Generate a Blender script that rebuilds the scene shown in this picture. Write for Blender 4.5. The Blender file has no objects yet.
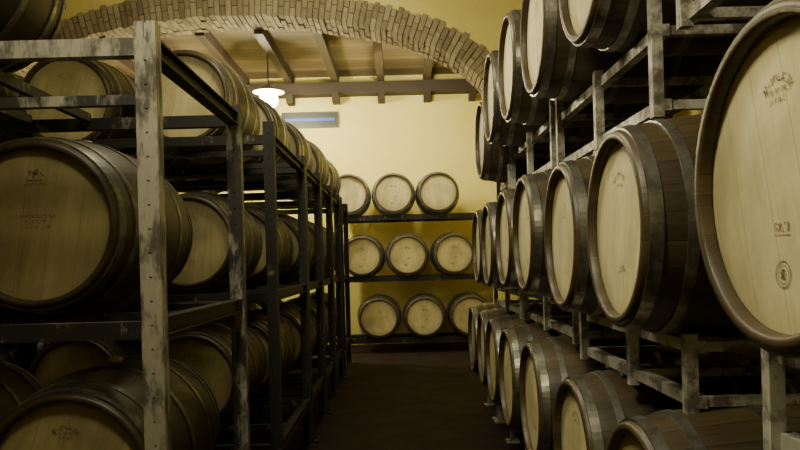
import bpy, bmesh, math, random, bisect
from mathutils import Vector, Matrix
random.seed(7)
PI = math.pi
C = bpy.context.scene.collection
H = 1.45            # eye height; heights called z_rel below are relative to the eye
R, RH, L = 0.36, 0.295, 0.95

# ------------------------------------------------------------------ materials
def mat(name):
    m = bpy.data.materials.new(name); m.use_nodes = True
    nt = m.node_tree; b = nt.nodes['Principled BSDF']
    return m, nt, b
def N(nt, t, **kw):
    n = nt.nodes.new(t)
    for k, v in kw.items(): setattr(n, k, v)
    return n
def mth(nt, op, a, b=None, c=None):
    n = nt.nodes.new('ShaderNodeMath'); n.operation = op
    for i, v in enumerate((a, b, c)):
        if v is None: continue
        if isinstance(v, (int, float)): n.inputs[i].default_value = v
        else: nt.links.new(v, n.inputs[i])
    return n.outputs[0]
def ramp(nt, fac, stops):
    r = nt.nodes.new('ShaderNodeValToRGB'); e = r.color_ramp.elements
    while len(e) < len(stops): e.new(0.5)
    for i, (p, c) in enumerate(stops):
        e[i].position = p; e[i].color = (*c, 1)
    nt.links.new(fac, r.inputs[0]); return r.outputs[0]
def mix(nt, fac, a, b, mode='MIX'):
    n = nt.nodes.new('ShaderNodeMix'); n.data_type = 'RGBA'; n.blend_type = mode
    for s, v in ((n.inputs[0], fac), (n.inputs[6], a), (n.inputs[7], b)):
        if isinstance(v, (int, float)): s.default_value = v
        elif isinstance(v, tuple): s.default_value = (*v, 1)
        else: nt.links.new(v, s)
    return n.outputs[2]
def noise(nt, vec, scale, detail=4, rough=0.6):
    n = N(nt, 'ShaderNodeTexNoise'); n.inputs['Scale'].default_value = scale
    n.inputs['Detail'].default_value = detail; n.inputs['Roughness'].default_value = rough
    if vec is not None: nt.links.new(vec, n.inputs['Vector'])
    return n.outputs['Fac']
def mapping(nt, vec, scale=(1,1,1)):
    n = N(nt, 'ShaderNodeMapping'); n.inputs['Scale'].default_value = scale
    nt.links.new(vec, n.inputs['Vector']); return n.outputs[0]
def bump(nt, b, h, s, d=0.01):
    n = N(nt, 'ShaderNodeBump'); n.inputs['Strength'].default_value = s; n.inputs['Distance'].default_value = d
    nt.links.new(h, n.inputs['Height']); nt.links.new(n.outputs[0], b.inputs['Normal'])

def m_staves(name, dark, light):
    m, nt, b = mat(name)
    tc = N(nt, 'ShaderNodeTexCoord'); oi = N(nt, 'ShaderNodeObjectInfo')
    sep = N(nt, 'ShaderNodeSeparateXYZ'); nt.links.new(tc.outputs['Object'], sep.inputs[0])
    zc = mth(nt, 'SUBTRACT', sep.outputs[2], R)
    ang = mth(nt, 'ARCTAN2', zc, sep.outputs[0])
    u = mth(nt, 'MULTIPLY_ADD', ang, 26/(2*PI), mth(nt, 'MULTIPLY', oi.outputs['Random'], 50))
    fr = mth(nt, 'FRACT', u); fl = mth(nt, 'FLOOR', u)
    wn = N(nt, 'ShaderNodeTexWhiteNoise'); wn.noise_dimensions = '1D'; nt.links.new(fl, wn.inputs['W'])
    comb = N(nt, 'ShaderNodeCombineXYZ')
    nt.links.new(mth(nt, 'MULTIPLY', u, 1.6), comb.inputs[0]); nt.links.new(mth(nt, 'MULTIPLY', sep.outputs[1], 1.0), comb.inputs[1])
    nt.links.new(mth(nt, 'MULTIPLY', oi.outputs['Random'], 30), comb.inputs[2])
    g = noise(nt, comb.outputs[0], 3.0, 7, .68)
    f = mth(nt, 'ADD', mth(nt, 'MULTIPLY', wn.outputs['Value'], 0.4), mth(nt, 'MULTIPLY', g, 0.6))
    col = ramp(nt, f, [(0.22, dark), (0.80, light)])
    seam = mth(nt, 'LESS_THAN', mth(nt, 'PINGPONG', fr, 0.5), 0.02)
    col = mix(nt, mth(nt, 'MULTIPLY', seam, .7), col, (0.010, 0.008, 0.004))
    # the bare end of the staves (the rim in front of the end hoop)
    ay = mth(nt, 'ABSOLUTE', sep.outputs[1])
    rim = mth(nt, 'GREATER_THAN', ay, L/2-.026)
    col = mix(nt, mth(nt, 'MULTIPLY', rim, .25), col, tuple(x*1.3 for x in light))
    nt.links.new(col, b.inputs['Base Color']); b.inputs['Roughness'].default_value = 0.42
    bump(nt, b, mth(nt, 'SUBTRACT', g, seam), 0.35, 0.004)
    return m
def m_head(name, dark, light):
    m, nt, b = mat(name)
    tc = N(nt, 'ShaderNodeTexCoord'); oi = N(nt, 'ShaderNodeObjectInfo')
    mp = N(nt, 'ShaderNodeMapping'); mp.vector_type = 'POINT'; mp.inputs['Location'].default_value = (0, 0, -R)
    nt.links.new(tc.outputs['Object'], mp.inputs['Vector'])
    rot = N(nt, 'ShaderNodeVectorRotate'); rot.rotation_type = 'Y_AXIS'
    nt.links.new(mp.outputs[0], rot.inputs['Vector'])
    nt.links.new(mth(nt, 'MULTIPLY_ADD', oi.outputs['Random'], 0.7, -0.35), rot.inputs['Angle'])
    sep = N(nt, 'ShaderNodeSeparateXYZ'); nt.links.new(rot.outputs[0], sep.inputs[0])
    u = mth(nt, 'MULTIPLY_ADD', sep.outputs[0], 9.5, 0.5)
    fr = mth(nt, 'FRACT', u); fl = mth(nt, 'FLOOR', u)
    wn = N(nt, 'ShaderNodeTexWhiteNoise'); wn.noise_dimensions = '1D'
    nt.links.new(mth(nt, 'ADD', fl, mth(nt, 'MULTIPLY', oi.outputs['Random'], 91)), wn.inputs['W'])
    comb = N(nt, 'ShaderNodeCombineXYZ')
    nt.links.new(mth(nt, 'MULTIPLY', sep.outputs[0], 14.0), comb.inputs[0]); nt.links.new(mth(nt, 'MULTIPLY', sep.outputs[2], 1.5), comb.inputs[2])
    nt.links.new(mth(nt, 'MULTIPLY_ADD', oi.outputs['Random'], 30, wn.outputs['Value']), comb.inputs[1])
    g = noise(nt, comb.outputs[0], 2.5, 7, 0.7)
    f = mth(nt, 'ADD', mth(nt, 'MULTIPLY', wn.outputs['Value'], 0.25), mth(nt, 'MULTIPLY', g, 0.75))
    col = ramp(nt, f, [(0.25, dark), (0.75, light)])
    seam = mth(nt, 'LESS_THAN', mth(nt, 'PINGPONG', fr, 0.5), 0.010)
    col = mix(nt, mth(nt, 'MULTIPLY', seam, 0.45), col, (0.12, 0.09, 0.035))
    ln = N(nt, 'ShaderNodeVectorMath'); ln.operation = 'LENGTH'
    c2 = N(nt, 'ShaderNodeCombineXYZ'); nt.links.new(sep.outputs[0], c2.inputs[0]); nt.links.new(sep.outputs[2], c2.inputs[2])
    nt.links.new(c2.outputs[0], ln.inputs[0])
    off = N(nt, 'ShaderNodeVectorMath'); off.operation = 'ADD'; nt.links.new(mp.outputs[0], off.inputs[0])
    cr = N(nt, 'ShaderNodeCombineXYZ')
    for k in range(3): nt.links.new(mth(nt, 'MULTIPLY', oi.outputs['Random'], 17.0*(k+1)), cr.inputs[k])
    nt.links.new(cr.outputs[0], off.inputs[1])
    blot = noise(nt, off.outputs[0], 5, 4)
    edge = mth(nt, 'MULTIPLY', mth(nt, 'SUBTRACT', mth(nt, 'MULTIPLY_ADD', blot, .12, ln.outputs['Value']), 0.262), 7.0)
    edge = mth(nt, 'MULTIPLY', mth(nt, 'MINIMUM', mth(nt, 'MAXIMUM', edge, 0.0), 1.0), 0.6)
    col = mix(nt, edge, col, (0.13, 0.10, 0.037))
    st = noise(nt, off.outputs[0], 3.2, 5)
    stf = ramp(nt, st, [(0.44, (0, 0, 0)), (0.68, (0.6, 0.6, 0.6))])
    col = mix(nt, stf, col, tuple(x*.6 for x in dark))
    nt.links.new(col, b.inputs['Base Color']); b.inputs['Roughness'].default_value = 0.6
    bump(nt, b, mth(nt, 'SUBTRACT', g, seam), 0.2, 0.003)
    return m
def m_metal(name, base, stain, metallic=0.7, rough=0.45, scale=9, lo=0.42, hi=0.62, stretch=(1, 1, 1)):
    m, nt, b = mat(name)
    geo = N(nt, 'ShaderNodeNewGeometry'); v = mapping(nt, geo.outputs['Position'], stretch)
    a = noise(nt, v, scale, 8, 0.7); c = noise(nt, v, scale*6, 3)
    f = ramp(nt, a, [(lo, (0, 0, 0)), (hi, (1, 1, 1))])
    col = mix(nt, f, base, stain)
    col = mix(nt, mth(nt, 'MULTIPLY', c, 0.5), col, tuple(x*0.45 for x in base))
    nt.links.new(col, b.inputs['Base Color'])
    b.inputs['Metallic'].default_value = metallic
    nt.links.new(mth(nt, 'MULTIPLY_ADD', a, 0.5, rough-0.2), b.inputs['Roughness'])
    bump(nt, b, c, 0.15, 0.002)
    return m
def m_plain(name, col, rough=0.6, metallic=0, vary=0.25, scale=6):
    m, nt, b = mat(name)
    geo = N(nt, 'ShaderNodeNewGeometry')
    a = noise(nt, geo.outputs['Position'], scale, 5)
    c = mix(nt, a, tuple(x*(1-vary) for x in col), tuple(min(1, x*(1+vary)) for x in col))
    nt.links.new(c, b.inputs['Base Color']); b.inputs['Roughness'].default_value = rough; b.inputs['Metallic'].default_value = metallic
    bump(nt, b, a, 0.2, 0.004)
    return m
def m_brick():
    m, nt, b = mat('arch_brick')
    at = N(nt, 'ShaderNodeAttribute', attribute_name='tone'); geo = N(nt, 'ShaderNodeNewGeometry')
    a = noise(nt, geo.outputs['Position'], 12, 7, .7)
    f = mth(nt, 'ADD', mth(nt, 'MULTIPLY', at.outputs['Fac'], 0.45), mth(nt, 'MULTIPLY', a, 0.6))
    col = ramp(nt, f, [(0.2, (0.16, 0.12, 0.065)), (0.55, (0.285, 0.225, 0.13)), (0.9, (0.40, 0.34, 0.205))])
    nt.links.new(col, b.inputs['Base Color']); b.inputs['Roughness'].default_value = 0.9
    bump(nt, b, a, 0.6, 0.015); return m
def m_plaster():
    m, nt, b = mat('yellow_plaster')
    geo = N(nt, 'ShaderNodeNewGeometry')
    a = noise(nt, geo.outputs['Position'], 0.9, 6); c = noise(nt, geo.outputs['Position'], 14, 5)
    col = mix(nt, a, (0.63, 0.535, 0.155), (0.80, 0.70, 0.235))
    col = mix(nt, mth(nt, 'MULTIPLY', c, 0.15), col, (0.48, 0.40, 0.12))
    nt.links.new(col, b.inputs['Base Color']); b.inputs['Roughness'].default_value = 0.9
    bump(nt, b, c, 0.25, 0.01); return m
def m_floor():
    m, nt, b = mat('terracotta_floor')
    geo = N(nt, 'ShaderNodeNewGeometry')
    br = N(nt, 'ShaderNodeTexBrick'); br.inputs['Scale'].default_value = 1.0
    br.inputs['Brick Width'].default_value = 0.30; br.inputs['Row Height'].default_value = 0.15
    br.inputs['Mortar Size'].default_value = 0.006
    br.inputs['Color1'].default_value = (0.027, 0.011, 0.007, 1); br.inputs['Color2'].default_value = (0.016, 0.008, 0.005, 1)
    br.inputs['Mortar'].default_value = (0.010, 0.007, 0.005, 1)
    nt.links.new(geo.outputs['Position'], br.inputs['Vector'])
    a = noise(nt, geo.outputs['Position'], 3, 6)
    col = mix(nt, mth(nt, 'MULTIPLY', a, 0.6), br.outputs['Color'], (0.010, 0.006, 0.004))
    nt.links.new(col, b.inputs['Base Color']); nt.links.new(mth(nt, 'MULTIPLY_ADD', a, 0.4, 0.55), b.inputs['Roughness'])
    b.inputs['Specular IOR Level'].default_value = .2
    bump(nt, b, br.outputs['Fac'], -0.3, 0.004); return m
def m_planks():
    m, nt, b = mat('ceiling_boards')
    geo = N(nt, 'ShaderNodeNewGeometry'); sep = N(nt, 'ShaderNodeSeparateXYZ'); nt.links.new(geo.outputs['Position'], sep.inputs[0])
    u = mth(nt, 'MULTIPLY', sep.outputs[1], 5.5); fr = mth(nt, 'FRACT', u)
    wn = N(nt, 'ShaderNodeTexWhiteNoise'); wn.noise_dimensions = '1D'; nt.links.new(mth(nt, 'FLOOR', u), wn.inputs['W'])
    g = noise(nt, mapping(nt, geo.outputs['Position'], (1.5, 14, 1)), 2, 5)
    f = mth(nt, 'ADD', mth(nt, 'MULTIPLY', wn.outputs['Value'], 0.4), mth(nt, 'MULTIPLY', g, 0.6))
    col = ramp(nt, f, [(0.2, (0.10, 0.070, 0.030)), (0.8, (0.22, 0.162, 0.075))])
    col = mix(nt, mth(nt, 'LESS_THAN', fr, 0.05), col, (0.03, 0.022, 0.010))
    nt.links.new(col, b.inputs['Base Color']); b.inputs['Roughness'].default_value = 0.7; return m
def m_emit(name, col, s):
    m, nt, b = mat(name)
    b.inputs['Base Color'].default_value = (*col, 1)
    b.inputs['Emission Color'].default_value = (*col, 1); b.inputs['Emission Strength'].default_value = s
    return m
M = dict(
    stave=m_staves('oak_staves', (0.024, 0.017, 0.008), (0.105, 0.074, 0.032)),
    stave_shaded=m_staves('shaded_oak_staves', (0.012, 0.009, 0.005), (0.050, 0.036, 0.017)),  # darker copy of the staves; shade of the left rack put into the colour
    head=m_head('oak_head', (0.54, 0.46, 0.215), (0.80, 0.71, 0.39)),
    head_shaded=m_head('shaded_oak_head', (0.23, 0.19, 0.078), (0.42, 0.355, 0.165)),  # same oak head, darkened in colour for the shaded left rows
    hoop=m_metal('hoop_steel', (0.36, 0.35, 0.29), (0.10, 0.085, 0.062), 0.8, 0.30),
    hoop_shaded=m_metal('shaded_hoop_steel', (0.26, 0.25, 0.21), (0.06, 0.05, 0.037), 0.8, 0.28),  # hoop steel with the left-hand shade in its colour
    stamp=m_plain('stamp_ink', (0.25, 0.19, 0.10), 0.8),
    stamp_faint=m_plain('faded_stamp_ink', (0.13, 0.10, 0.048), 0.8),
    stamp_bold=m_plain('dark_stamp_ink', (0.16, 0.12, 0.06), 0.8),
    bung=m_plain('bung', (0.30, 0.24, 0.15), 0.6),
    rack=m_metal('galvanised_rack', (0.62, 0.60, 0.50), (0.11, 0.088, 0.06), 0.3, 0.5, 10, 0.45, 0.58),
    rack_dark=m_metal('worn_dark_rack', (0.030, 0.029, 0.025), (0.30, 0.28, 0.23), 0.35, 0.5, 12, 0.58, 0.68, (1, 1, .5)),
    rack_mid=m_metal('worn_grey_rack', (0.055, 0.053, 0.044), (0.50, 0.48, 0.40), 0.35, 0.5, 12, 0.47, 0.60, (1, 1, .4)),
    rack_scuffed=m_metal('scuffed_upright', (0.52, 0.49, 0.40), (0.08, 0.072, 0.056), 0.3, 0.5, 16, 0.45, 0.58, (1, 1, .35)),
    brick=m_brick(), plaster=m_plaster(), floor=m_floor(), planks=m_planks(),
    mortar=m_plain('mortar', (0.12, 0.10, 0.06), 0.95),
    beam=m_plain('dark_beam_wood', (0.036, 0.022, 0.010), 0.7, scale=4),
    joist=m_plain('joist_wood', (0.055, 0.035, 0.016), 0.7, scale=4),
    shade=m_plain('lamp_enamel', (0.16, 0.15, 0.10), 0.4), cord=m_plain('cord', (0.02, 0.02, 0.02), 0.6),
    bulb=m_emit('bulb_glow', (1.0, 0.90, 0.60), 400),
    unit_grey=m_plain('grey_unit', (0.06, 0.057, 0.035), 0.5), unit_dark=m_plain('dark_unit_back', (0.028, 0.028, 0.02), 0.5),
    unit_blue=m_emit('blue_glass', (0.05, 0.09, 0.42), 0.40),
)

# ------------------------------------------------------------------ mesh helpers
def link(name, bm, m, parent=None, smooth=False):
    me = bpy.data.meshes.new(name)
    bmesh.ops.recalc_face_normals(bm, faces=bm.faces)
    bm.to_mesh(me); bm.free()
    if smooth:
        for p in me.polygons: p.use_smooth = True
    me.materials.append(m)
    o = bpy.data.objects.new(name, me); C.objects.link(o)
    if parent: o.parent = parent
    return o
def box(bm, x0, x1, y0, y1, z0, z1):
    r = bmesh.ops.create_cube(bm, size=1)
    for v in r['verts']:
        v.co = Vector(((x0+x1)/2+v.co.x*(x1-x0), (y0+y1)/2+v.co.y*(y1-y0), (z0+z1)/2+v.co.z*(z1-z0)))
def bar(bm, a, b, w, h=None):
    h = h or w; a = Vector(a); b = Vector(b); d = b-a
    q = d.to_track_quat('Z', 'Y'); r = bmesh.ops.create_cube(bm, size=1)
    for v in r['verts']:
        v.co = q @ Vector((v.co.x*w, v.co.y*h, v.co.z*d.length)) + (a+b)/2
def lathe_y(bm, prof, n=56, zc=R):
    rings = []
    for r, y in prof:
        rings.append([bm.verts.new((r*math.cos(2*PI*i/n), y, zc+r*math.sin(2*PI*i/n))) for i in range(n)])
    for a, b in zip(rings, rings[1:]):
        for i in range(n):
            bm.faces.new((a[i], a[(i+1) % n], b[(i+1) % n], b[i]))
    return rings
def lathe_z(bm, prof, n=32, c=(0, 0)):
    rings = [[bm.verts.new((c[0]+r*math.cos(2*PI*i/n), c[1]+r*math.sin(2*PI*i/n), z)) for i in range(n)] for r, z in prof]
    for a, b in zip(rings, rings[1:]):
        for i in range(n): bm.faces.new((a[i], a[(i+1) % n], b[(i+1) % n], b[i]))
    return rings
def thing(name, label, cat, loc=(0, 0, 0), rz=0, group=None):
    o = bpy.data.objects.new(name, None); C.objects.link(o); o.empty_display_size = 0.1
    o.location = loc; o.rotation_euler = (0, 0, rz); o['label'] = label; o['category'] = cat
    if group: o['group'] = group
    return o
def struct(name, bm, m, parent=None, smooth=False):
    o = link(name, bm, m, parent, smooth); o['kind'] = 'structure'; return o
def dup(root, loc, rz, label, group):
    r = root.copy(); C.objects.link(r); r.location = loc; r.rotation_euler = (0, 0, rz); r['label'] = label; r['group'] = group
    for ch in list(root.children):
        c = ch.copy(); C.objects.link(c); c.parent = r
    return r

# ------------------------------------------------------------------ barrel
def rad(y): return R-(R-RH-0.012)*(2*abs(y)/L)**2
def stamp_mesh(kind):
    bm = bmesh.new(); rnd = random.Random(kind*13+5); y = -(L/2-0.032)-0.0015
    def st(p, q, w):
        p = Vector(p); q = Vector(q); d = (q-p)
        if d.length < 1e-5: return
        n = Vector((-d.y, d.x)).normalized()*w/2
        vs = [bm.verts.new((v.x, y, R+v.y)) for v in (p-n, q-n, q+n, p+n)]; bm.faces.new(vs)
    def glyph(c, ang, s, w):
        ca, sa = math.cos(ang), math.sin(ang)
        def T(u, v): return (c[0]+ca*u-sa*v, c[1]+sa*u+ca*v)
        for _ in range(3):
            u0, v0 = rnd.choice([-.35, 0, .35])*s, rnd.choice([-.5, 0, .5])*s
            u1, v1 = rnd.choice([-.35, 0, .35])*s, rnd.choice([-.5, .5])*s
            st(T(u0, v0), T(u1, v1), w)
    def arc(cx, cy, r, a0, a1, n, s, w):
        for k in range(n):
            a = a0+(a1-a0)*k/(n-1); glyph((cx+r*math.cos(a), cy+r*math.sin(a)), a-PI/2, s, w)
    def row(cx, cy, n, s, w, skip=0.0):
        for k in range(n):
            if rnd.random() > skip: glyph((cx+(k-(n-1)/2)*s*0.95, cy), 0, s, w)
    def ring(cx, cy, r, w, n=28):
        for k in range(n):
            a, b = 2*PI*k/n, 2*PI*(k+1)/n
            st((cx+r*math.cos(a), cy+r*math.sin(a)), (cx+r*math.cos(b), cy+r*math.sin(b)), w)
    if kind == 0:      # arched stamp above, small mark and round crest below
        arc(-.01, 0.125, 0.06, PI*0.78, PI*0.22, 13, 0.013, 0.0019); row(-.01, 0.160, 8, 0.010, 0.0014); row(-.01, .143, 6, .009, .0013)
        row(-0.005, -0.085, 4, 0.015, 0.0023); st((-.032, -.099), (.022, -.099), 0.0014)
        ring(-0.005, -0.17, 0.024, 0.0022); ring(-0.005, -0.17, 0.017, 0.0013)
        for q in range(5): glyph((-0.005, -.17), q, .016, .0022)
    elif kind == 1:    # arched script and a short mark low down
        arc(0, 0.09, 0.08, PI*0.72, PI*0.28, 11, 0.014, 0.0020); arc(0, 0.07, 0.07, PI*0.68, PI*0.32, 8, 0.010, 0.0016)
        row(0.01, -0.13, 4, 0.018, 0.0024)
    elif kind == 2:    # crest above two lines of lettering
        cy = .185
        for k in range(26):
            a = rnd.uniform(0, 2*PI); r_ = rnd.uniform(.004, .028); s = rnd.uniform(.006, .013)
            st((r_*math.cos(a), cy+r_*.7*math.sin(a)), (r_*math.cos(a)+s*rnd.uniform(-1, 1), cy+r_*.7*math.sin(a)+s*rnd.uniform(-.6, .6)), .0045)
        st((-.028, cy-.024), (.028, cy-.024), .003)
        row(0, .148, 8, .010, .0015)
        row(0, 0.03, 13, 0.012, 0.0016); row(0, 0.010, 9, 0.011, 0.0014, .1); row(0, -.010, 12, 0.009, 0.0012, .2)
    elif kind == 4:    # bold short marks
        row(0, .11, 3, .03, .006); row(0.02, -.06, 2, .03, .006); row(-.02, -.16, 3, .026, .005)
    else:              # small centred mark only
        ring(0, 0.12, 0.022, 0.0022); row(0, 0.12, 2, .014, .002); row(0, 0.082, 8, 0.011, 0.0016); row(0.0, -0.15, 3, 0.018, 0.0024)
    return bm
def make_barrel(kind, dark):
    t = thing('wine_barrel', '', 'barrel')
    sm, hm, om = (M['stave_shaded'], M['head_shaded'], M['hoop_shaded']) if dark else (M['stave'], M['head'], M['hoop'])  # dark set carries painted shade for the left-hand rows
    bm = bmesh.new(); e = L/2
    prof = [(RH-0.018, -e+0.030), (RH-0.016, -e+0.004), (RH-0.012, -e), (RH+0.004, -e), (rad(e)-0.002, -e+0.008)]
    k = 22
    prof += [(rad(-e+L*i/k), -e+L*i/k) for i in range(1, k)]
    prof += [(r, -y) for r, y in reversed(prof[:5])]
    lathe_y(bm, prof); link('staves', bm, sm, t, True)
    for s in (-1, 1):
        bm = bmesh.new()
        lathe_y(bm, [(0.0005, s*(e-0.032)), (RH-0.015, s*(e-0.032))]); link('head', bm, hm, t)
    for yc, w in ((e-0.036, .036), (e-0.130, .030), (0.12, .030)):
        for s in (-1, 1):
            bm = bmesh.new(); a, b = s*yc-w/2, s*yc+w/2; h = .005
            lathe_y(bm, [(rad(a)-.002, a), (rad(a)+h, a), (rad((a+b)/2)+h, (a+b)/2), (rad(b)+h, b), (rad(b)-.002, b)], 72)
            link('hoop', bm, om, t, False)
    bm = bmesh.new(); lathe_z(bm, [(0.027, 2*R-0.006), (0.030, 2*R+0.010), (0.022, 2*R+0.020), (0.0005, 2*R+0.021)], 20)
    link('bung', bm, M['bung'], t, True)
    o = link('stamp', stamp_mesh(kind), M['stamp_faint' if dark else 'stamp_bold' if kind == 4 else 'stamp'], t); o['label'] = 'dark printed marks on the barrel head'
    return t
protos = {}
def barrel(kind, dark, x, y, zc, rz, label, group):
    loc = (x, y, H+zc-R)
    if (kind, dark) not in protos:
        t = make_barrel(kind, dark); protos[(kind, dark)] = t
        t.location = loc; t.rotation_euler = (0, 0, rz); t['label'] = label; t['group'] = group
        return t
    return dup(protos[(kind, dark)], loc, rz, label, group)
ORD = ['nearest', 'second', 'third', 'fourth', 'fifth', 'sixth', 'seventh', 'eighth', 'ninth', 'tenth']

# ------------------------------------------------------------------ right-hand stacks
XH = 0.655; XR = XH+L/2
rows = {
 'bottom': [(1.30, -.82), (2.10, -.81), (2.88, -.81), (3.66, -.75), (4.42, -.75), (5.18, -.75), (5.93, -.75), (6.66, -.75)],
 'middle': [(1.25, .13), (2.23, .09), (2.98, .09), (3.74, .13), (4.50, .13), (5.25, .11), (6.0, .11)],
 'top': [(1.00, 1.36), (1.75, 1.36), (2.56, 1.10), (3.36, 1.10), (4.13, 1.13), (4.90, 1.13), (5.65, .96)],
}
for rn, lst in rows.items():
    for i, (y, z) in enumerate(lst):
        kind = {('middle', 0): 0, ('middle', 1): 1}.get((rn, i), random.choice([1, 3, 0, 3]))
        lab = f"oak barrel facing the aisle, {rn} row on the right, {ORD[i]} from the camera"
        dx = 0 if i < 1 else .02 if i < 3 else random.uniform(-.012, .012)
        barrel(kind, False, XR+dx, y, z, -PI/2+random.uniform(-.012, .012), lab, 'barrels in the right-hand stacks')
XF, XB = 0.88, 1.40
def side_rack(y0, y1, mids, zc, gap, below, label, floor=False, h0=.11):
    t = thing('barrel_rack', label, 'rack', (0, 0, 0), 0, 'steel barrel racks on the right')
    ztop = H+zc-0.347; w = 0.038; pw = .036
    lo = ztop-w-gap
    t.location = ((XF+XB)/2, (y0+y1)/2, 0 if floor else lo-w-0.02)
    ox, oy, oz = t.location
    def P(name, fn):
        bm = bmesh.new(); fn(bm)
        bmesh.ops.translate(bm, verts=bm.verts, vec=(-ox, -oy, -oz))
        return link(name, bm, M['rack'], t)
    for x in (XF, XB):
        P('rail', lambda b: (box(b, x-w/2, x+w/2, y0, y1, ztop-w, ztop)))
        if not floor: P('rail', lambda b: (box(b, x-w/2, x+w/2, y0, y1, lo-w, lo)))
        xs = x-w/2-0.004 if x == XF else x+w/2+0.004
        for y in [y0+w/2]+mids+[y1-w/2]:
            zt = ztop+(h0 if y == y0+w/2 else 0.11 if y == y1-w/2 else 0.03); zb = 0.012 if floor else lo-w-0.02
            P('post', lambda b: (box(b, xs-pw/2, xs+pw/2, y-pw/2, y+pw/2, zb, zt)))
            if floor: P('foot', lambda b: box(b, xs-.05, xs+.05, y-.05, y+.05, 0, .014))
    for y in [y0+w/2]+mids+[y1-w/2]:
        P('cross_bar', lambda b: box(b, XF+w/2, XB-w/2, y-.014, y+.014, ztop-w+.004, ztop-.004))
        if not floor: P('cross_bar', lambda b: box(b, XF+w/2, XB-w/2, y-.014, y+.014, lo-w+.004, lo-.004))
    for (yb, zb) in below:     # saddles that rest on the barrels underneath
        if y0+.05 < yb < y1-.05:
            for x in (XF, XB):
                def sad(b):
                    rr = 0.345; zc0 = H+zb; n = 8; span = .34; prev = None
                    for k in range(n+1):
                        a = PI/2+span*(1-2*k/n)
                        p = (yb+rr*math.cos(a), zc0+rr*math.sin(a)+.003)
                        if prev:
                            ya, yb2 = sorted((prev[0], p[0])); zz = max(prev[1], p[1])
                            if ya > y0+.01 and yb2 < y1-.01: box(b, x-.014, x+.014, ya-.001, yb2+.001, zz, max(lo-w+.002, zz+.012))
                        prev = p
                P('saddle', sad)
B_, M_, T_ = rows['bottom'], rows['middle'], rows['top']
def unit(row, ids, gap, below, idx, floor=False, a=.33, b=.33, h0=.11):
    ys = [rows[row][i][0] for i in ids]; zc = min(rows[row][i][1] for i in ids)
    side_rack(ys[0]-a, ys[-1]+b, [sum(p)/2 for p in zip(ys, ys[1:])], zc, gap, below,
              f"grey steel rack under the {row} row of barrels on the right, {ORD[idx]} from the camera", floor, h0)
unit('middle', [0], .16, B_, 0, b=.39); unit('middle', [1, 2], .125, B_, 1, a=.16, h0=.02)
unit('middle', [3, 4], .11, B_, 2); unit('middle', [5, 6], .09, B_, 3)
unit('top', [0, 1], .25, M_, 0); unit('top', [2, 3], .205, M_, 1, a=.28, h0=.12); unit('top', [4, 5], .20, M_, 2); unit('top', [6], .06, M_, 3)
unit('bottom', [0, 1], 0, [], 0, True); unit('bottom', [2], 0, [], 1, True)
unit('bottom', [3, 4], 0, [], 2, True); unit('bottom', [5, 6], 0, [], 3, True); unit('bottom', [7], 0, [], 4, True)

# ------------------------------------------------------------------ left-hand rack bays
XP = -0.775
def left_bay(y0, y1, x1, levels, top, supports, label, first=False):
    t = thing('steel_rack', label, 'rack', (XP, y0, 0), 0, 'bays of the left-hand rack')
    w = .066
    def P(name, fn, m='rack_dark'):
        bm = bmesh.new(); fn(bm); bmesh.ops.translate(bm, verts=bm.verts, vec=(-XP, -y0, 0)); return link(name, bm, M[m], t)
    def post(b, x, y):
        box(b, x-w/2, x+w/2, y+.018, y+.026, 0.01, H+top)
        box(b, x-w/2, x-w/2+.008, y-.026, y+.018, 0.01, H+top); box(b, x+w/2-.008, x+w/2, y-.026, y+.018, 0.01, H+top)
        box(b, x-w/2+.008, x-.004, y-.026, y-.018, 0.01, H+top); box(b, x+.004, x+w/2-.008, y-.026, y-.018, 0.01, H+top)
        z = .15
        while z < H+top-.05:      # punched slots between short webs
            box(b, x-.008, x+.008, y-.0252, y-.016, z, z+.070); z += .075
    for y in (y0, y1):
        for x in (XP, x1):
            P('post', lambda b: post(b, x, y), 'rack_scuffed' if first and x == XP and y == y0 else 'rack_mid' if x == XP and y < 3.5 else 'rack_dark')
            P('foot', lambda b: box(b, x-.07, x+.07, y-.07, y+.07, 0, .012))
    for li, lv in enumerate(levels):
        z = H+lv
        for x in (XP, x1):
            P('rail', lambda b: (box(b, x-.026, x+.026, y0+.027, y1-.027, z-.05, z-.044), box(b, x-.026, x+.026, y0+.027, y1-.027, z+.004, z+.010), box(b, x-.004, x+.004, y0+.027, y1-.027, z-.046, z+.006)))
        for y in (y0, y1):
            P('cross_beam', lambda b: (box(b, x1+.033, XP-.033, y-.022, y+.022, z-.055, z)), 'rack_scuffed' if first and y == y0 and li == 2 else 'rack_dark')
        if first and li == 2:
            for x in (-1.74, -1.46): P('support_beam', lambda b: box(b, x-.015, x+.015, y0+.022, y1-.022, z-.02, z+.02))
        else:
            for y in supports: P('support_beam', lambda b: box(b, x1+.01, XP-.008, y-.02, y+.02, z-.04, z-.002))
    return t
def second_beam(t, y0, x1, z):
    bm = bmesh.new(); box(bm, x1+.033, XP-.033, y0-.016, y0+.016, H+z-.032, H+z)
    bmesh.ops.translate(bm, verts=bm.verts, vec=(-XP, -t.location.y, 0)); link('cross_beam', bm, M['rack_mid'], t)
X1 = -3.35
LB = [-1.085, -.165]
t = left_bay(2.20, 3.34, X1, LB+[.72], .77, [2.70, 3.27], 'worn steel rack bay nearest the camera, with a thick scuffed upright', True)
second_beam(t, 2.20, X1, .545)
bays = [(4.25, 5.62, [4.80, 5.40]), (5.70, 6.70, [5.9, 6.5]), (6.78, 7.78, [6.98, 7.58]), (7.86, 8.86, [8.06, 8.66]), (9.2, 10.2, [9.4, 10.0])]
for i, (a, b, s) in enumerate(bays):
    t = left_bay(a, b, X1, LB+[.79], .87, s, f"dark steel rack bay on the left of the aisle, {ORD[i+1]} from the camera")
G = 'barrels in the left-hand rack'
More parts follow.
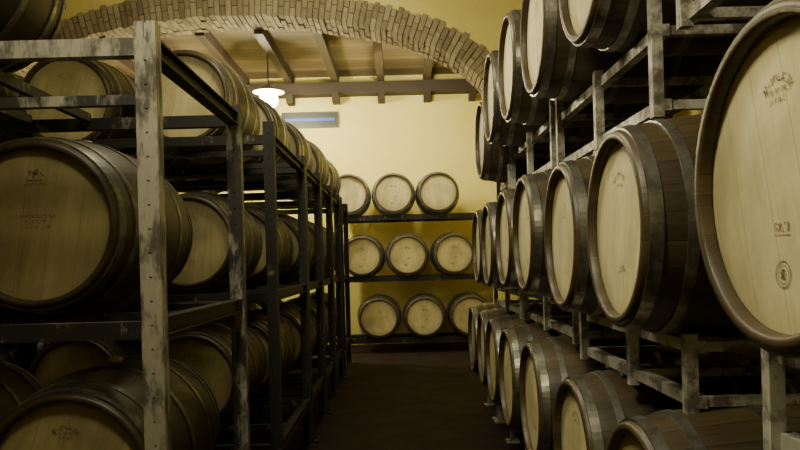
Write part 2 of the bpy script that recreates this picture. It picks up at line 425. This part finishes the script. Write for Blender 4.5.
barrel(2, True, -1.33, 3.0, .172, .01, 'large dark barrel facing the camera beside the near scuffed rack post', G)
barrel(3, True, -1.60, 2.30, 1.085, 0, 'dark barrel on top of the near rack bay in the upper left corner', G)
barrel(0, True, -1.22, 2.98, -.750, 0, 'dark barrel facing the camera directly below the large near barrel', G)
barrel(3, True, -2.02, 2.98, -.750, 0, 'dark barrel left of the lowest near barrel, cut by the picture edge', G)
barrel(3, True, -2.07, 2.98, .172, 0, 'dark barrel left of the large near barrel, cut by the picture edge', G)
cols = ['aisle column', 'second column', 'third column']
for r, (rn, zc) in enumerate((('bottom', -.750), ('middle', .172), ('top', 1.127))):
    for d, (a, b, s) in enumerate(bays):
        yc = (s[0]+s[1])/2
        for c, x in enumerate((-1.40, -2.18, -2.94)):
            if r == 2 and (c == 2 and d > 1 or c == 1 and d > 2): continue
            if r < 2 and (c == 2 and d == 4): continue
            xx = x+[0, .07, .14, .21, .24][d]
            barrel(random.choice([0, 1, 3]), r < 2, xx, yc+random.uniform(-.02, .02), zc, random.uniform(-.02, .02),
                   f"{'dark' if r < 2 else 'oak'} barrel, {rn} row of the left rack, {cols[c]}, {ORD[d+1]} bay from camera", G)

# ------------------------------------------------------------------ rack across the back wall
YB = 11.60
tb = thing('pallet_rack', 'dark steel rack across the yellow back wall carrying three rows of barrels', 'rack', (.25, YB, 0))
def PB(name, fn, m='rack_dark'):
    bm = bmesh.new(); fn(bm); bmesh.ops.translate(bm, verts=bm.verts, vec=(-.25, -YB, 0)); return link(name, bm, M[m], tb)
for x in (-1.0, 1.72):
    for y in (YB-.38, YB+.38):
        PB('upright', lambda b: box(b, x-.04, x+.04, y-.04, y+.04, 0, H+.80))
    for k in range(6):
        z = .15+k*.34; s = 1 if k % 2 else -1
        PB('brace', lambda b: bar(b, (x, YB-.34*s, z), (x, YB+.34*s, z+.34), .022))
for lv in (-1.215, -.225, .765):
    for y in (YB-.30, YB+.30):
        PB('shelf_beam', lambda b: box(b, -.96, 1.68, y-.03, y+.03, H+lv-.085, H+lv))
for rn, zc, xs in (('bottom', -.88, [-.36, .38, 1.11]), ('middle', .11, [-.60, .12, .86]), ('top', 1.10, [-.81, -.08, .64])):
    for i, x in enumerate(xs):
        pos = ['left', 'middle', 'right'][i]
        barrel(random.choice([4, 3, 4]), False, x, YB, zc, random.uniform(-.03, .03),
               f"pale headed barrel at the {pos} of the {rn} row on the back wall", 'barrels on the back wall rack')

# ------------------------------------------------------------------ room
XL, XRW, Y0, YW, ZC, ZF = -5.6, 1.98, -2.5, 12.45, H+3.32, H+4.5
YA, TA = 9.0, .55
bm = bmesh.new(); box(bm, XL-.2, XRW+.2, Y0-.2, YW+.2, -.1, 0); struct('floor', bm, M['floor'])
bm = bmesh.new(); box(bm, XL, XRW, YW, YW+.2, 0, ZF+.1); struct('wall_back', bm, M['plaster'])
bm = bmesh.new(); box(bm, XL-.2, XL, Y0, YW+.2, 0, ZF+.1); struct('wall_left', bm, M['plaster'])
bm = bmesh.new(); box(bm, XRW, XRW+.2, Y0, YW+.2, 0, ZF+.1); struct('wall_right', bm, M['plaster'])
bm = bmesh.new(); box(bm, XL, XRW, Y0-.2, Y0, 0, ZF+.1); struct('wall_front', bm, M['plaster'])
bm = bmesh.new(); box(bm, XL, XRW, YA+TA, YW, ZC, ZC+.1); struct('ceiling', bm, M['planks'])
bm = bmesh.new(); box(bm, XL-.2, XRW+.2, Y0-.2, YA+.1, ZF, ZF+.1); struct('ceiling', bm, M['planks'])
CX, CZ, EA, EB = -2.06, H+1.97, 3.30, 1.25
RT = .32
def ell(t, k=0.0): return (CX+(EA+k)*math.cos(t), CZ+(EB+k)*math.sin(t))
bm = bmesh.new(); n = 60; kk = .12
pts = [ell(PI*i/n, kk) for i in range(n+1)]
x_r = pts[0][0]
for (a, b) in zip(pts, pts[1:]):
    xa, za = max(a[0], XL), a[1]; xb, zb = max(b[0], XL), b[1]
    if xa-xb < 1e-4: continue
    f = [bm.verts.new(v) for v in ((xa, YA, za), (xb, YA, zb), (xb, YA, ZF), (xa, YA, ZF))]
    g = [bm.verts.new(v) for v in ((xa, YA+TA, za), (xb, YA+TA, zb), (xb, YA+TA, ZF), (xa, YA+TA, ZF))]
    bm.faces.new(f); bm.faces.new(g[::-1]); bm.faces.new((f[0], f[1], g[1], g[0]))
xs = ell(0)[0]
box(bm, xs+.02, XRW, YA, YA+TA, 0, CZ); box(bm, x_r, XRW, YA, YA+TA, CZ, ZF)
box(bm, XL, max(XL+.05, ell(PI)[0]), YA, YA+TA, 0, CZ)
struct('wall_arch', bm, M['plaster'])
bm = bmesh.new(); tone = bm.faces.layers.float.new('tone')
ts = [PI*i/2000 for i in range(2001)]; acc = [0]
for a, b in zip(ts, ts[1:]):
    p, q = ell(a), ell(b); acc.append(acc[-1]+math.hypot(p[0]-q[0], p[1]-q[1]))
def t_at(s):
    i = min(max(bisect.bisect(acc, s), 1), 2000); return ts[i-1]+(ts[i]-ts[i-1])*(s-acc[i-1])/(acc[i]-acc[i-1])
pitch = .074; nb = int(acc[-1]/pitch)
def nrm(t):
    v = Vector((math.cos(t)/EA, math.sin(t)/EB)); return v.normalized()
for i in range(nb):
    ta, tb_ = t_at(i*pitch+.004+random.uniform(0, .005)), t_at((i+1)*pitch-.004-random.uniform(0, .005))
    off = (i % 2)*.12; split = (.20 if i % 2 else .12)+random.uniform(-.01, .01)
    for (ya, yb) in ((YA-.02, YA+.14+off), (YA+.155+off, YA+.40+off*.3), (YA+.415+off*.3, YA+TA+.02)):
        outer = ya < YA or yb > YA+TA
        for r0, r1 in (((0, split-.005), (split+.005, RT+random.uniform(-.03, .03))) if outer else ((0, .1),)):
            j = random.uniform(-.012, .012) if r0 == 0 else 0
            vs = []
            for y in (ya+random.uniform(-.008, .006), yb):
                for t_, r_ in ((ta, r0+j), (tb_, r0+j), (tb_, r1), (ta, r1)):
                    p = ell(t_); nn = nrm(t_); vs.append(bm.verts.new((p[0]+nn.x*r_, y, p[1]+nn.y*r_)))
            tn = random.random()
            for q in ((0, 1, 2, 3), (7, 6, 5, 4), (0, 4, 5, 1), (1, 5, 6, 2), (2, 6, 7, 3), (3, 7, 4, 0)):
                fc = bm.faces.new([vs[k] for k in q]); fc[tone] = tn
o = struct('trim_1', bm, M['brick'])
bm = bmesh.new()
for i in range(100):
    a, b = PI*i/100, PI*(i+1)/100
    vs = []
    for y in (YA-.010, YA+TA+.010):
        for t_, r_ in ((a, .014), (b, .014), (b, RT-.035), (a, RT-.035)):
            p = ell(t_); nn = nrm(t_); vs.append(bm.verts.new((p[0]+nn.x*r_, y, p[1]+nn.y*r_)))
    for q in ((0, 1, 2, 3), (7, 6, 5, 4), (0, 4, 5, 1), (2, 6, 7, 3)): bm.faces.new([vs[k] for k in q])
struct('mortar', bm, M['mortar'], o)
n = 2
for k, x in enumerate([-5.05, -4.25, -3.45, -2.65, -1.85, -1.05, -.25, .55, 1.35]):
    bm = bmesh.new(); box(bm, x-.06, x+.06, YA+TA, YW, ZC-.16, ZC); struct(f'trim_{n}', bm, M['joist']); n += 1
    bm = bmesh.new(); box(bm, x-.06, x+.06, YW-.34, YW, ZC-.50, ZC-.36)
    for v in bm.verts:
        if v.co.y < YW-.2 and v.co.z < ZC-.45: v.co.y += .10
    struct(f'trim_{n}', bm, M['beam']); n += 1
bm = bmesh.new(); box(bm, XL, XRW, YW-.26, YW, ZC-.36, ZC-.16); struct(f'trim_{n}', bm, M['beam']); n += 1
t = thing('wall_fixture', 'long dark wall fixture with a blue glass strip high on the back wall', 'wall fixture', (-1.53, YW, H+2.56))
bm = bmesh.new()
box(bm, -.50, .50, -.05, 0, -.14, -.11); box(bm, -.50, .50, -.05, 0, .11, .14); box(bm, -.50, -.47, -.05, 0, -.11, .11); box(bm, .47, .50, -.05, 0, -.11, .11)
link('frame', bm, M['unit_grey'], t)
bm = bmesh.new(); box(bm, -.47, .47, -.02, 0, -.11, .11); link('backing', bm, M['unit_dark'], t)
bm = bmesh.new(); box(bm, -.44, .44, -.035, -.021, -.02, .03); link('glass', bm, M['unit_blue'], t)  # blue strip brightened by weak emission of its own
lx, ly, lz = -1.96, 10.8, H+2.60
t = thing('pendant_lamp', 'lit pendant lamp with a round metal shade hanging from the timber ceiling', 'lamp', (lx, ly, ZC))
zz = lz-ZC
bm = bmesh.new(); lathe_z(bm, [(.0005, 0), (.05, 0), (.045, -.03), (.0005, -.035)], 20); link('ceiling_rose', bm, M['cord'], t, True)
bm = bmesh.new(); bar(bm, (0, 0, -.03), (0, 0, zz+.19), .016); link('cord', bm, M['cord'], t)
bm = bmesh.new(); lathe_z(bm, [(.0005, zz+.20), (.03, zz+.19), (.04, zz+.16), (.24, zz+.075), (.245, zz+.065), (.235, zz+.071), (.03, zz+.14)], 36)
link('lamp_shade', bm, M['shade'], t, True)
bm = bmesh.new(); bmesh.ops.create_uvsphere(bm, u_segments=24, v_segments=16, radius=.14)  # bulb oversized, its shape standing in for the lamp's bloom
for v in bm.verts: v.co.z = v.co.z*1.0+zz-.045
link('bulb', bm, M['bulb'], t, True)

# ------------------------------------------------------------------ light
def pt(loc, e, col, r=.08):
    d = bpy.data.lights.new('point_light', 'POINT'); d.energy = e; d.color = col; d.shadow_soft_size = r
    o = bpy.data.objects.new('point_light', d); C.objects.link(o); o.location = loc
def area(loc, e, col, size, target):
    d = bpy.data.lights.new('unseen_light', 'AREA'); d.energy = e; d.color = col; d.size = size
    o = bpy.data.objects.new('unseen_light', d); C.objects.link(o); o.location = loc
    o.rotation_euler = (Vector(target)-Vector(loc)).to_track_quat('-Z', 'Y').to_euler()
W = (1.0, .93, .64)
pt((lx, ly-.05, lz-.30), 95, W)
area((0.1, 10.3, H+2.6), 48, W, .4, (0.0, 12.45, H+2.2))  # unseen light aimed at the upper back wall
pt((-4.2, 10.8, H+2.3), 70, W, .2)  # added fill without a fixture, behind the arch at the left
area((-1.6, 6.6, H+3.9), 55, W, .6, (-.8, 9.0, H+2.9))  # added fill to brighten the arch wall
area((-.55, 1.2, H+1.9), 44, W, .4, (0.8, 1.7, H+.3))  # unseen light turned to the near right-hand heads, away from the left rack
area((-.60, 4.0, H+2.4), 56, W, .5, (0.8, 4.2, H+.45))  # unseen light turned to the farther right-hand heads
area((-1.2, 1.5, H+2.2), 11, W, .4, (-1.8, 4.6, H+1.1))  # added fill for the upper barrels of the left rack
area((-.3, 7.6, H+2.6), 14, W, .4, (-.1, 11.6, H+.1))  # unseen light aimed at the back rack
pt((-.9, .1, H+1.2), 4.5, W, .2)  # weak added fill by the camera for the near left barrel head
w = bpy.data.worlds.new('World'); bpy.context.scene.world = w; w.use_nodes = True
w.node_tree.nodes['Background'].inputs[0].default_value = (.5, .47, .35, 1); w.node_tree.nodes['Background'].inputs[1].default_value = .003

# ------------------------------------------------------------------ camera
cd = bpy.data.cameras.new('camera'); cam = bpy.data.objects.new('camera', cd); C.objects.link(cam)
cd.sensor_width = 36; cd.lens = 700/800*36; cd.shift_y = 37/800; cd.clip_start = .05
cam.matrix_world = Matrix.Translation((0, 0, H)) @ Matrix.Rotation(PI/2, 4, 'X') @ Matrix.Rotation(math.radians(-1.5), 4, 'Z')
bpy.context.scene.camera = cam
